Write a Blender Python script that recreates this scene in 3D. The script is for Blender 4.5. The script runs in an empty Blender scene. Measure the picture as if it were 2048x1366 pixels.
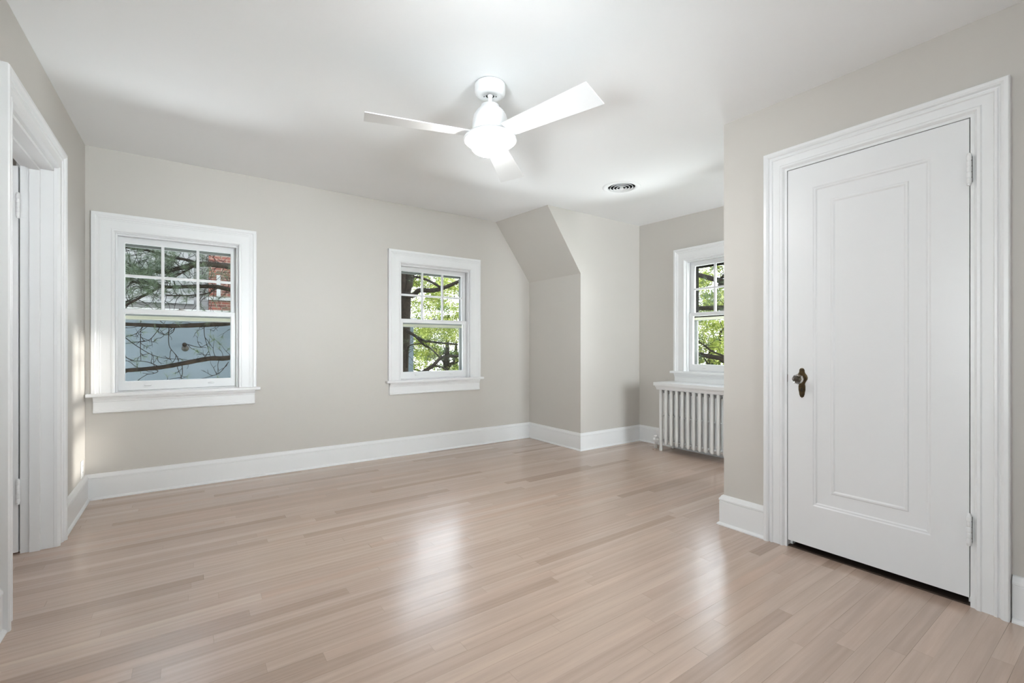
import bpy, bmesh, math, random
from mathutils import Vector, Matrix
random.seed(11)
PI = math.pi
scn = bpy.context.scene
COL = scn.collection

# ------------------------------------------------------------------ camera
F_PX, V0, EYE, YAW = 917.5, 693.5, 1.085, math.atan(649/917.5)
SY, CY = math.sin(YAW), math.cos(YAW)
cd = bpy.data.cameras.new('camera'); cam = bpy.data.objects.new('camera', cd); COL.objects.link(cam)
cam.location = (0, 0, EYE); cam.rotation_euler = (PI/2, 0, -YAW)
cd.sensor_width = 36; cd.lens = F_PX/2048*36; cd.shift_y = (V0-683)/2048; cd.clip_start = .02
scn.camera = cam
scn.view_settings.view_transform = 'Standard'; scn.view_settings.look = 'None'
scn.view_settings.gamma = 1; scn.view_settings.exposure = 0.42
scn.view_settings.use_curve_mapping = False

# ------------------------------------------------------------------ sky, sun, fill lamps added outside the windows and in the hall
w = bpy.data.worlds.new('sky'); scn.world = w; w.use_nodes = True
wn = w.node_tree.nodes; wl = w.node_tree.links
bgn = wn['Background']
geo = wn.new('ShaderNodeTexCoord'); sep = wn.new('ShaderNodeSeparateXYZ'); rmp = wn.new('ShaderNodeValToRGB')
wl.new(geo.outputs['Generated'], sep.inputs[0]); wl.new(sep.outputs['Z'], rmp.inputs[0]); wl.new(rmp.outputs[0], bgn.inputs[0])
rmp.color_ramp.elements[0].color = (.95, .97, 1, 1); rmp.color_ramp.elements[1].color = (.62, .78, 1, 1)
bgn.inputs[1].default_value = 4.6

def light(name, kind, loc, rot, energy, color=(1, 1, 1), **kw):
    d = bpy.data.lights.new(name, kind); d.energy = energy; d.color = color
    for k, v in kw.items(): setattr(d, k, v)
    o = bpy.data.objects.new(name, d); COL.objects.link(o); o.location = loc; o.rotation_euler = rot
    return o
sd = Vector((-.93, .29, -.13))
light('sun', 'SUN', (0, -8, 12), sd.to_track_quat('-Z', 'Y').to_euler(), 3.6, (1, .97, .93), angle=math.radians(1.2))
ADDED_WINDOWS = (1.25, 3.87)                            # unseen windows added for fill light: behind the camera and at the passage end
FILLC = (.86, .935, 1)  # tint of the added fill lamps
light('window_fill', 'AREA', (1.25, -1.50, 1.2), (PI/2, 0, 0), 22, FILLC, shape='RECTANGLE', size=.85, size_y=1.0, spread=math.radians(60))  # added fill lamp outside the unseen window behind the camera
light('window_fill', 'AREA', (3.87, -1.42, 1.35), (PI/2, 0, 0), 112, FILLC, shape='RECTANGLE', size=.85, size_y=1.2)  # added fill lamp at the passage end, brightens the alcove
light('upward_fill', 'AREA', (1.25, -1.50, 1.0), (PI/2+.24, 0, .35), 7, FILLC, shape='RECTANGLE', size=.85, size_y=.5, spread=math.radians(48))  # added lamp tilted up to brighten the ceiling
LEFT_Y = .55                                            # unseen window added on the left wall to let fill light in
light('window_fill', 'AREA', (-.93, LEFT_Y, 1.35), (PI/2, 0, -PI/2+.35), 28, FILLC, shape='RECTANGLE', size=.85, size_y=1.2)  # added fill lamp outside the unseen left window
light('upward_fill', 'AREA', (-1.0, LEFT_Y, 1.0), (PI/2+.26, 0, -PI/2+.75), 17, FILLC, shape='RECTANGLE', size=.85, size_y=.5, spread=math.radians(75))  # added lamp tilted up towards the far ceiling
# lamps added below the sills of the seen windows, aimed up as fill
for (bx, by, bz, br, be) in ((-.044, 4.95, .38, PI, 60), (2.13, 4.95, .38, PI, 52), (4.86, 2.51, .45, PI/2, 115)):
    light('upward_fill', 'AREA', (bx, by, bz), (PI/2+.92, 0, br), be, (.88, .945, 1), shape='RECTANGLE', size=.95, size_y=.5)
light('hall_fill', 'AREA', (-1.45, 2.2, 1.6), (PI/2, 0, 0), 4.5, (.96, .98, 1), shape='RECTANGLE', size=.8, size_y=1.2)  # lamp added to brighten the hall, which has no window

# ------------------------------------------------------------------ helpers
def obj(name, me_or_mb, mat=None, parent=None, smooth=False, bevel=0, seg=2):
    me = me_or_mb.mesh(name) if isinstance(me_or_mb, MB) else me_or_mb
    o = bpy.data.objects.new(name, me); COL.objects.link(o)
    if mat is not None and len(me.materials) == 0: me.materials.append(mat)
    if smooth:
        for p in me.polygons: p.use_smooth = True
    if bevel:
        m = o.modifiers.new('bevel', 'BEVEL'); m.width = bevel; m.segments = seg; m.limit_method = 'ANGLE'; m.angle_limit = math.radians(40)
    if parent is not None: o.parent = parent
    return o
def tag(o, label=None, cat=None, group=None, kind=None):
    if label: o['label'] = label
    if cat: o['category'] = cat
    if group: o['group'] = group
    if kind: o['kind'] = kind
    return o
def empty(name, loc=(0, 0, 0), rz=0):
    o = bpy.data.objects.new(name, None); COL.objects.link(o); o.location = loc; o.rotation_euler = (0, 0, rz)
    o.empty_display_size = .1
    return o

class MB:
    def __init__(s): s.v = []; s.f = []; s.sm = []
    def add(s, vs, fs, smooth=False):
        b = len(s.v); s.v += [tuple(v) for v in vs]; s.f += [tuple(b+i for i in f) for f in fs]; s.sm += [smooth]*len(fs)
        return s
    def box(s, x0, x1, y0, y1, z0, z1):
        vs = [(x, y, z) for z in (z0, z1) for y in (y0, y1) for x in (x0, x1)]
        return s.add(vs, [(0, 2, 3, 1), (4, 5, 7, 6), (0, 1, 5, 4), (2, 6, 7, 3), (0, 4, 6, 2), (1, 3, 7, 5)])
    def lathe(s, prof, n=32, loc=(0, 0, 0), axis=None, smooth=True, cap=True):
        M = Matrix.Translation(loc)
        if axis is not None: M = M @ Vector((0, 0, 1)).rotation_difference(Vector(axis)).to_matrix().to_4x4()
        vs = []
        for r, z in prof:
            for i in range(n):
                a = 2*PI*i/n; vs.append(M @ Vector((r*math.cos(a), r*math.sin(a), z)))
        fs = []
        for j in range(len(prof)-1):
            for i in range(n):
                k = (i+1) % n; fs.append((j*n+i, j*n+k, (j+1)*n+k, (j+1)*n+i))
        if cap: fs.append(tuple(range(n))[::-1]); fs.append(tuple((len(prof)-1)*n+i for i in range(n)))
        return s.add(vs, fs, smooth)
    def tube(s, pts, rad, n=8, smooth=True):
        pts = [Vector(p) for p in pts]; m = len(pts); vs = []
        prev = None
        for i, p in enumerate(pts):
            t = (pts[min(i+1, m-1)]-pts[max(i-1, 0)]).normalized()
            if prev is None:
                up = Vector((0, 0, 1)) if abs(t.z) < .9 else Vector((1, 0, 0))
                a = t.cross(up).normalized()
            else: a = (prev-t*prev.dot(t)).normalized()
            prev = a; b = t.cross(a); r = rad[i] if isinstance(rad, (list, tuple)) else rad
            for k in range(n):
                an = 2*PI*k/n; vs.append(p+(a*math.cos(an)+b*math.sin(an))*r)
        fs = [(j*n+i, j*n+(i+1) % n, (j+1)*n+(i+1) % n, (j+1)*n+i) for j in range(m-1) for i in range(n)]
        fs += [tuple(range(n))[::-1], tuple((m-1)*n+i for i in range(n))]
        return s.add(vs, fs, smooth)
    def prism(s, poly, axis, a, b):
        # poly: 2D points; axis 'x': (y,z) ; 'y': (x,z) ; 'z': (x,y)
        def P(q, t): return {'x': (t, q[0], q[1]), 'y': (q[0], t, q[1]), 'z': (q[0], q[1], t)}[axis]
        n = len(poly)
        return s.add([P(q, a) for q in poly]+[P(q, b) for q in poly],
                     [tuple(range(n))[::-1], tuple(range(n, 2*n))]+[(i, (i+1) % n, n+(i+1) % n, n+i) for i in range(n)])
    def mesh(s, name):
        me = bpy.data.meshes.new(name); me.from_pydata(s.v, [], s.f); me.validate()
        if len(me.polygons) == len(s.sm): me.polygons.foreach_set('use_smooth', s.sm)
        bm = bmesh.new(); bm.from_mesh(me); bmesh.ops.recalc_face_normals(bm, faces=bm.faces); bm.to_mesh(me); bm.free()
        return me

# ------------------------------------------------------------------ materials
def mat(name, col, rough=.6, metal=0, **kw):
    m = bpy.data.materials.new(name); m.use_nodes = True; b = m.node_tree.nodes['Principled BSDF']
    b.inputs['Base Color'].default_value = (*col, 1); b.inputs['Roughness'].default_value = rough; b.inputs['Metallic'].default_value = metal
    for k, v in kw.items(): b.inputs[k].default_value = v
    return m
def nd(m, t, **kw):
    n = m.node_tree.nodes.new(t)
    for k, v in kw.items(): setattr(n, k, v)
    return n
def mth(m, op, a, b=None, c=None):
    n = nd(m, 'ShaderNodeMath', operation=op)
    for i, x in enumerate((a, b, c)):
        if x is None: continue
        if isinstance(x, (int, float)): n.inputs[i].default_value = x
        else: m.node_tree.links.new(x, n.inputs[i])
    return n.outputs[0]
def noisy(m, c1, c2, scale=4, bump=0, bscale=200, coord='Object', vec=None, detail=4):
    L = m.node_tree.links; b = m.node_tree.nodes['Principled BSDF']
    tc = nd(m, 'ShaderNodeTexCoord'); mp = nd(m, 'ShaderNodeMapping'); L.new(tc.outputs[coord], mp.inputs[0])
    if vec: mp.inputs['Scale'].default_value = vec
    n = nd(m, 'ShaderNodeTexNoise'); n.inputs['Scale'].default_value = scale; n.inputs['Detail'].default_value = detail; L.new(mp.outputs[0], n.inputs[0])
    r = nd(m, 'ShaderNodeValToRGB'); r.color_ramp.elements[0].position = .3; r.color_ramp.elements[1].position = .7
    r.color_ramp.elements[0].color = (*c1, 1); r.color_ramp.elements[1].color = (*c2, 1)
    L.new(n.outputs['Fac'], r.inputs[0]); L.new(r.outputs[0], b.inputs['Base Color'])
    if bump:
        n2 = nd(m, 'ShaderNodeTexNoise'); n2.inputs['Scale'].default_value = bscale; L.new(mp.outputs[0], n2.inputs[0])
        bp = nd(m, 'ShaderNodeBump'); bp.inputs['Strength'].default_value = bump; bp.inputs['Distance'].default_value = .002
        L.new(n2.outputs['Fac'], bp.inputs['Height']); L.new(bp.outputs[0], b.inputs['Normal'])
    return m

M = {}
M['wall'] = noisy(mat('greige_wall_paint', (.55, .52, .47), .55), (.572, .541, .501), (.587, .556, .516), 1.5, .08, 160)
M['ceiling'] = noisy(mat('white_ceiling_paint', (.8, .8, .8), .8), (.89, .89, .89), (.905, .905, .905), 1.2, .05, 120)
M['trim'] = noisy(mat('white_semigloss_trim', (.8, .8, .8), .32), (.80, .80, .80), (.815, .815, .815), 2.5, 0, 60)
M['door'] = noisy(mat('white_door_paint', (.8, .8, .8), .3), (.775, .775, .78), (.79, .79, .79), 1.6, 0, 50)
M['rad'] = noisy(mat('radiator_paint', (.75, .73, .70), .4), (.76, .755, .74), (.80, .795, .785), 8, 0, 90)
M['fan'] = mat('white_fan_enamel', (.82, .82, .82), .35)
M['dark'] = mat('dark_gap', (.012, .012, .012), .8)  # near-black for screws, and for shade painted into gaps, slots and holes
M['rust'] = noisy(mat('worn_pipe_paint', (.5, .38, .3), .6), (.62, .52, .45), (.28, .15, .09), 30)
M['bark_dark'] = mat('dark_brown_wood', (.035, .02, .012), .7)  # flat dark brown for the threshold
M['brass'] = noisy(mat('aged_brass', (.12, .08, .04), .4, .9), (.05, .034, .017), (.12, .085, .045), 60)
M['glassknob'] = mat('crystal', (1, 1, 1), .02, 0, **{'Transmission Weight': 1.0, 'IOR': 1.52})
M['storm'] = mat('storm_frame_grey', (.13, .135, .125), .6)
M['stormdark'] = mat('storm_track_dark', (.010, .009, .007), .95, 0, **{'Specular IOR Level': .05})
M['cream'] = mat('storm_rail_cream', (.28, .27, .20), .5)
M['latch'] = mat('grey_latch', (.3, .29, .27), .4, .5)

def pane_mat():
    m = bpy.data.materials.new('window_glass'); m.use_nodes = True; N = m.node_tree.nodes; L = m.node_tree.links
    N.remove(N['Principled BSDF']); out = N['Material Output']
    t = N.new('ShaderNodeBsdfTransparent'); t.inputs[0].default_value = (.96, .97, .96, 1)
    g = N.new('ShaderNodeBsdfGlossy'); g.inputs['Roughness'].default_value = .01
    fr = N.new('ShaderNodeFresnel'); fr.inputs[0].default_value = 1.3
    mx = N.new('ShaderNodeMixShader'); L.new(fr.outputs[0], mx.inputs[0]); L.new(t.outputs[0], mx.inputs[1]); L.new(g.outputs[0], mx.inputs[2])
    L.new(mx.outputs[0], out.inputs[0]); return m
M['pane'] = pane_mat()
def emit(name, col, s):
    m = bpy.data.materials.new(name); m.use_nodes = True; b = m.node_tree.nodes['Principled BSDF']
    b.inputs['Base Color'].default_value = (.9, .9, .9, 1)
    b.inputs['Emission Color'].default_value = (*col, 1); b.inputs['Emission Strength'].default_value = s; return m
LAMP = 82
M['diffuser'] = emit('opal_diffuser_lit', (1, .985, .965), LAMP)

def floor_mat():
    m = mat('white_oak_strip_floor', (.5, .4, .32), .3); L = m.node_tree.links; b = m.node_tree.nodes['Principled BSDF']
    tc = nd(m, 'ShaderNodeTexCoord'); sp = nd(m, 'ShaderNodeSeparateXYZ'); L.new(tc.outputs['Object'], sp.inputs[0])
    x, y = sp.outputs[0], sp.outputs[1]
    W, LEN = .0572, 1.15
    ry = mth(m, 'DIVIDE', y, W); row = mth(m, 'FLOOR', ry); fy = mth(m, 'SUBTRACT', ry, row)
    wn1 = nd(m, 'ShaderNodeTexWhiteNoise', noise_dimensions='1D'); L.new(row, wn1.inputs['W'])
    xo = mth(m, 'ADD', mth(m, 'DIVIDE', x, LEN), mth(m, 'MULTIPLY', wn1.outputs['Value'], 17.3))
    # uneven board lengths
    wob = nd(m, 'ShaderNodeTexNoise', noise_dimensions='2D'); cb = nd(m, 'ShaderNodeCombineXYZ')
    L.new(mth(m, 'MULTIPLY', xo, .6), cb.inputs[0]); L.new(mth(m, 'MULTIPLY', row, 3.7), cb.inputs[1]); L.new(cb.outputs[0], wob.inputs[0]); wob.inputs['Scale'].default_value = 1; wob.inputs['Detail'].default_value = 0
    xo2 = mth(m, 'ADD', xo, mth(m, 'MULTIPLY', wob.outputs['Fac'], 1.1))
    ix = mth(m, 'FLOOR', xo2); fx = mth(m, 'SUBTRACT', xo2, ix)
    cv = nd(m, 'ShaderNodeCombineXYZ'); L.new(ix, cv.inputs[0]); L.new(row, cv.inputs[1])
    wn2 = nd(m, 'ShaderNodeTexWhiteNoise', noise_dimensions='2D'); L.new(cv.outputs[0], wn2.inputs['Vector'])
    rnd = wn2.outputs['Value']
    ramp = nd(m, 'ShaderNodeValToRGB'); cr = ramp.color_ramp
    cr.elements[0].position = 0; cr.elements[0].color = (.385, .275, .215, 1)
    cr.elements[1].position = 1; cr.elements[1].color = (.555, .43, .35, 1)
    for p, c in ((.10, (.43, .315, .25)), (.2, (.475, .352, .283)), (.45, (.495, .370, .298)), (.7, (.515, .39, .315)), (.82, (.505, .365, .29))):
        e = cr.elements.new(p); e.color = (*c, 1)
    L.new(rnd, ramp.inputs[0])
    # grain
    gv = nd(m, 'ShaderNodeCombineXYZ'); L.new(mth(m, 'MULTIPLY', x, 3.0), gv.inputs[0]); L.new(mth(m, 'MULTIPLY', y, 70), gv.inputs[1]); L.new(mth(m, 'MULTIPLY', rnd, 37), gv.inputs[2])
    gn = nd(m, 'ShaderNodeTexNoise'); gn.inputs['Scale'].default_value = 1.0; gn.inputs['Detail'].default_value = 5; gn.inputs['Roughness'].default_value = .65; L.new(gv.outputs[0], gn.inputs[0])
    gv2 = nd(m, 'ShaderNodeCombineXYZ'); L.new(mth(m, 'MULTIPLY', x, 1.3), gv2.inputs[0]); L.new(mth(m, 'MULTIPLY', y, 14), gv2.inputs[1]); L.new(mth(m, 'MULTIPLY', rnd, 91), gv2.inputs[2])
    wv = nd(m, 'ShaderNodeTexWave', wave_type='RINGS'); wv.inputs['Scale'].default_value = 1.1; wv.inputs['Distortion'].default_value = 7; wv.inputs['Detail'].default_value = 2; wv.inputs['Detail Scale'].default_value = .7; L.new(gv2.outputs[0], wv.inputs[0])
    fac = mth(m, 'ADD', mth(m, 'MULTIPLY', gn.outputs['Fac'], .30), mth(m, 'MULTIPLY', wv.outputs['Fac'], .08))
    gain = mth(m, 'ADD', fac, .82)
    # joints
    ey = mth(m, 'MINIMUM', fy, mth(m, 'SUBTRACT', 1.0, fy)); ex = mth(m, 'MINIMUM', fx, mth(m, 'SUBTRACT', 1.0, fx))
    # random joint depth per row
    jr = nd(m, 'ShaderNodeTexWhiteNoise', noise_dimensions='1D'); L.new(mth(m, 'FLOOR', mth(m, 'ADD', ry, .5)), jr.inputs['W'])
    jn = nd(m, 'ShaderNodeTexNoise', noise_dimensions='2D'); jc = nd(m, 'ShaderNodeCombineXYZ'); L.new(mth(m, 'MULTIPLY', x, .9), jc.inputs[0]); L.new(mth(m, 'FLOOR', mth(m, 'ADD', ry, .5)), jc.inputs[1]); L.new(jc.outputs[0], jn.inputs[0]); jn.inputs['Scale'].default_value = 1.7
    jw = mth(m, 'MULTIPLY', mth(m, 'POWER', jn.outputs['Fac'], 2.0), mth(m, 'ADD', mth(m, 'MULTIPLY', jr.outputs['Value'], .042), .012))
    jy = mth(m, 'SUBTRACT', 1.0, mth(m, 'MINIMUM', mth(m, 'DIVIDE', ey, jw), 1.0))
    jx = mth(m, 'SUBTRACT', 1.0, mth(m, 'MINIMUM', mth(m, 'DIVIDE', ex, .0009), 1.0))
    j = mth(m, 'MAXIMUM', jy, mth(m, 'MULTIPLY', jx, .6))
    dark = mth(m, 'SUBTRACT', 1.0, mth(m, 'MULTIPLY', j, .62))
    tot = mth(m, 'MULTIPLY', gain, dark)
    mx = nd(m, 'ShaderNodeVectorMath', operation='SCALE'); L.new(ramp.outputs[0], mx.inputs[0]); L.new(tot, mx.inputs['Scale'])
    L.new(mx.outputs[0], b.inputs['Base Color'])
    L.new(mth(m, 'ADD', mth(m, 'MULTIPLY', gn.outputs['Fac'], .08), .18), b.inputs['Roughness'])
    b.inputs['IOR'].default_value = 1.8
    hgt = mth(m, 'SUBTRACT', mth(m, 'MULTIPLY', gn.outputs['Fac'], .25), j)
    bp = nd(m, 'ShaderNodeBump'); bp.inputs['Strength'].default_value = .35; bp.inputs['Distance'].default_value = .0006
    L.new(hgt, bp.inputs['Height']); L.new(bp.outputs[0], b.inputs['Normal'])
    return m
M['floor'] = floor_mat()

# ------------------------------------------------------------------ room shell
XL, YB, XC, XR, YF = -.59, 4.38, 2.675, 4.29, -1.1      # left wall, back wall, closet wall, far right wall, wall behind the camera
YBUMP, XK, YC = 3.50, 3.354, 1.54
def cz(y): return 2.44 if y < 1.5 else 2.44+.0236*(y-1.5)
def wall_grid(name, axis, at0, at1, breaks, holes, zb=0.0):
    """wall slab between at0..at1 (thickness) running along axis; breaks = run coords; holes = (a,b,z0,z1)"""
    mb = MB(); zs = sorted({zb, 9.0} | {h[2] for h in holes} | {h[3] for h in holes}); zs = [z for z in zs if z >= zb]
    bs = sorted(set(breaks) | {h[0] for h in holes} | {h[1] for h in holes})
    def pt(r, t, z):
        x, y = (r, t) if axis == 'x' else (t, r)
        return (x, y, z if z < 8 else cz(y)+.004)
    def solid(i, k):
        if not (0 <= i < len(bs)-1 and 0 <= k < len(zs)-1): return False
        a, b = bs[i], bs[i+1]; z0, z1 = zs[k], zs[k+1]
        return not any(h[0] <= a+1e-6 and h[1] >= b-1e-6 and h[2] <= z0+1e-6 and h[3] >= z1-1e-6 for h in holes)
    for i in range(len(bs)-1):
        for k in range(len(zs)-1):
            if not solid(i, k): continue
            a, b, z0, z1 = bs[i], bs[i+1], zs[k], zs[k+1]
            for t in (at0, at1): mb.add([pt(a, t, z0), pt(b, t, z0), pt(b, t, z1), pt(a, t, z1)], [(0, 1, 2, 3)])
            for (di, dk, p, q) in ((-1, 0, (a, z0), (a, z1)), (1, 0, (b, z0), (b, z1)), (0, -1, (a, z0), (b, z0)), (0, 1, (a, z1), (b, z1))):
                if not solid(i+di, k+dk):
                    mb.add([pt(p[0], at0, p[1]), pt(q[0], at0, q[1]), pt(q[0], at1, q[1]), pt(p[0], at1, p[1])], [(0, 1, 2, 3)])
    me = mb.mesh(name); bm = bmesh.new(); bm.from_mesh(me); bmesh.ops.remove_doubles(bm, verts=bm.verts, dist=1e-5)
    bmesh.ops.recalc_face_normals(bm, faces=bm.faces); bm.to_mesh(me); bm.free()
    return tag(obj(name, me, M['wall']), kind='structure')

WIN = [  # name, centre along wall, casing half width, z offset
    dict(name='window_1', c=-.044, ho=.514, dz=0, wall='back'),
    dict(name='window_2', c=2.130, ho=.526, dz=0, wall='back'),
    dict(name='window_3', c=2.510, ho=.515, dz=.074, wall='right')]
CW = .129
def hole(d): hi = d['ho']-CW+.02; return (d['c']-hi, d['c']+hi, .722+d['dz'], 1.935+d['dz'])
T = .24
wall_grid('wall_back', 'x', YB, YB+T, [XL-.13, XR+T], [hole(WIN[0]), hole(WIN[1])])
wall_grid('wall_right', 'y', XR, XR+T, [YF, 1.5, YB], [hole(WIN[2])])
DOOR_L = (2.64, 3.457)          # doorway in the left wall
wall_grid('wall_left', 'y', XL-.13, XL, [YF, 1.5, YB], [(DOOR_L[0]-.018, DOOR_L[1]+.018, 0, 2.055), (LEFT_Y-.42, LEFT_Y+.42, .722, 1.935)])
wall_grid('wall_closet', 'y', XC, XC+.115, [YF, 1.5, YC], [(.437, 1.191, 0, 2.062)])
wall_grid('wall_closet_return', 'x', YC-.115, YC, [XC+.115, 3.45], [])
wall_grid('wall_closet_rear', 'y', 3.35, 3.45, [YF, 1.5-.1, YC-.115], [])  # unseen, set to leave a passage that lets fill light in
FW = [(fx-.42, fx+.42, .722, 1.935) for fx in ADDED_WINDOWS]
wall_grid('wall_front', 'x', YF-T, YF, [XL-.13, XR+T], FW)
# corner bump with the slope of the roof
b = MB(); zt = cz(YBUMP)+.003; zt2 = cz(YB)+.003
poly = [(2.903, zt), (XK, 1.853), (XK, 0), (XR, 0), (XR, zt)]; poly2 = [(2.868, zt2), (XK, 1.853), (XK, 0), (XR, 0), (XR, zt2)]
b.add([(x, YBUMP, z) for x, z in poly]+[(x, YB, z) for x, z in poly2], [(0, 1, 2, 3, 4), (9, 8, 7, 6, 5)]+[(i, 5+i, 5+(i+1) % 5, (i+1) % 5) for i in range(5)])
tag(obj('wall_corner_bump', b, M['wall']), kind='structure')
# ceiling (with the round opening of the air vent)
VX, VY, VR = 3.070, 2.697, .118
b = MB(); x0, x1 = XL-.13, XR+T; ys = [YF-T, 1.5, YB+T]
vs = [(x, y, cz(y)) for y in ys for x in (x0, x1)]+[(x, y, cz(y)+.12) for y in ys for x in (x0, x1)]
b.add(vs, [(0, 1, 3, 2), (6, 8, 9, 7), (8, 10, 11, 9), (0, 6, 7, 1), (4, 5, 11, 10), (0, 2, 8, 6), (2, 4, 10, 8), (1, 7, 9, 3), (3, 9, 11, 5)])
xs_, ys_ = [x0, VX-.2, VX+.2, x1], [1.5, VY-.2, VY+.2, YB+T]
for i in range(3):
    for k in range(3):
        if i == 1 and k == 1: continue
        b.add([(x, y, cz(y)) for x, y in ((xs_[i], ys_[k]), (xs_[i+1], ys_[k]), (xs_[i+1], ys_[k+1]), (xs_[i], ys_[k+1]))], [(0, 1, 2, 3)])
n = 48; sq, ci = [], []
for i in range(n):
    a = 2*PI*i/n; c_, s_ = math.cos(a), math.sin(a); m_ = max(abs(c_), abs(s_))
    sq.append((VX+.2*c_/m_, VY+.2*s_/m_)); ci.append((VX+VR*c_, VY+VR*s_))
b.add([(x, y, cz(y)) for x, y in sq+ci], [(i, (i+1) % n, n+(i+1) % n, n+i) for i in range(n)])
ceil_o = tag(obj('ceiling', b, M['ceiling']), kind='structure')
b = MB(); b.box(-2.3, XR+T, YF-T, YB+T, -.14, 0); tag(obj('floor', b, M['floor']), kind='structure')
# hall beyond the open doorway
b = MB(); b.box(-2.3, -2.2, 2.0, YB+T, 0, 2.5); b.box(-2.2, XL-.13, YB, YB+T, 0, 2.5); b.box(-2.2, XL-.13, 2.0, 2.1, 0, 2.5)
tag(obj('wall_hall', b, M['wall']), kind='structure')
b = MB(); b.box(-2.3, XL-.13, 2.0, YB+T, 2.5, 2.6); tag(obj('ceiling_hall', b, M['ceiling']), kind='structure')

# ------------------------------------------------------------------ baseboards (mitred sweep)
BP = [(0, 0), (.031, 0), (.031, .006), (.026, .013), (.019, .017), (.019, .1435), (.0165, .1455), (.0165, .1475), (.021, .150), (.021, .158), (.010, .178), (.0, .181)]
def baseboard(name, p0, p1, n, m0=0, m1=0):
    """p0->p1 on the wall line, n = unit normal into the room; m0/m1: +1 inside mitre (shortens), -1 outside mitre (lengthens)"""
    p0, p1, n = Vector(p0), Vector(p1), Vector(n); t = (p1-p0).normalized()
    mb = MB(); k = len(BP); vs = []
    for d, z in BP: q = p0+t*d*m0+n*d; vs.append((q.x, q.y, z))
    for d, z in BP: q = p1-t*d*m1+n*d; vs.append((q.x, q.y, z))
    mb.add(vs, [tuple(range(k)), tuple(range(k, 2*k))[::-1]]+[(i, (i+1) % k, k+(i+1) % k, k+i) for i in range(k)])
    return tag(obj(name, mb, M['trim']), kind='structure')
LC0, LC1 = DOOR_L[0]-.106, DOOR_L[1]+.118      # outer edges of the left doorway casing
baseboard('baseboard_back', (XL, YB), (XK, YB), (0, -1), 1, 1)
baseboard('baseboard_left', (XL, LC1), (XL, YB), (1, 0), 0, 1)
baseboard('baseboard_left_near', (XL, YF), (XL, LC0), (1, 0), 1, 0)
baseboard('baseboard_bump_side', (XK, YB), (XK, YBUMP), (-1, 0), 1, -1)
baseboard('baseboard_bump_front', (XK, YBUMP), (XR, YBUMP), (0, -1), -1, 1)
baseboard('baseboard_right', (XR, YBUMP), (XR, YF), (-1, 0), 1, 1)
baseboard('baseboard_closet_return', (3.45, YC), (XC, YC), (0, 1), -1, -1)
baseboard('baseboard_closet_rear', (3.45, YF), (3.45, YC), (1, 0), 0, -1)
baseboard('baseboard_closet', (XC, YC), (XC, 1.285), (-1, 0), -1, 0)
baseboard('baseboard_closet_near', (XC, .338), (XC, YF), (-1, 0), 0, 1)
baseboard('baseboard_front', (XC, YF), (XL, YF), (0, 1), 1, 1)

# ------------------------------------------------------------------ casings
def u_casing(prof, ho, z0, zt):
    """three-sided mitred casing; prof = (distance in from outer edge, projection into room); local x along wall, room side is -y"""
    mb = MB(); k = len(prof); vs = []
    for d, p in prof: vs.append((-ho+d, -p, z0))
    for d, p in prof: vs.append((-ho+d, -p, zt-d))
    for d, p in prof: vs.append((ho-d, -p, zt-d))
    for d, p in prof: vs.append((ho-d, -p, z0))
    fs = [tuple(range(k)), tuple(range(3*k, 4*k))]
    for s in range(3): fs += [(s*k+i, s*k+(i+1) % k, (s+1)*k+(i+1) % k, (s+1)*k+i) for i in range(k)]
    return mb.add(vs, fs)
P_WIN = [(0, 0), (0, .024), (.003, .029), (.022, .030), (.027, .026), (.030, .0235), (.038, .0235), (.041, .020), (.050, .020), (.052, .018), (.108, .017), (.112, .020), (.122, .020), (.129, .012), (.129, 0)]
P_DOOR = [(0, 0), (0, .033), (.004, .038), (.016, .038), (.024, .033), (.029, .024), (.033, .023), (.036, .0275), (.043, .0275), (.047, .021), (.080, .019), (.085, .024), (.094, .024), (.103, .013), (.103, 0)]

def ring(mb, hx, z0, z1, gx0, gx1, gz0, gz1, y0, y1):
    """rectangular frame as one closed mesh: outer +-hx,z0..z1, inner gx0..gx1,gz0..gz1"""
    vs = []
    for y in (y0, y1):
        vs += [(-hx, y, z0), (hx, y, z0), (hx, y, z1), (-hx, y, z1), (gx0, y, gz0), (gx1, y, gz0), (gx1, y, gz1), (gx0, y, gz1)]
    fs = []
    for i in range(4):
        j = (i+1) % 4
        fs += [(i, j, 4+j, 4+i), (8+i, 12+i, 12+j, 8+j), (i, 8+i, 8+j, j), (4+i, 4+j, 12+j, 12+i)]
    return mb.add(vs, fs)

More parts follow.
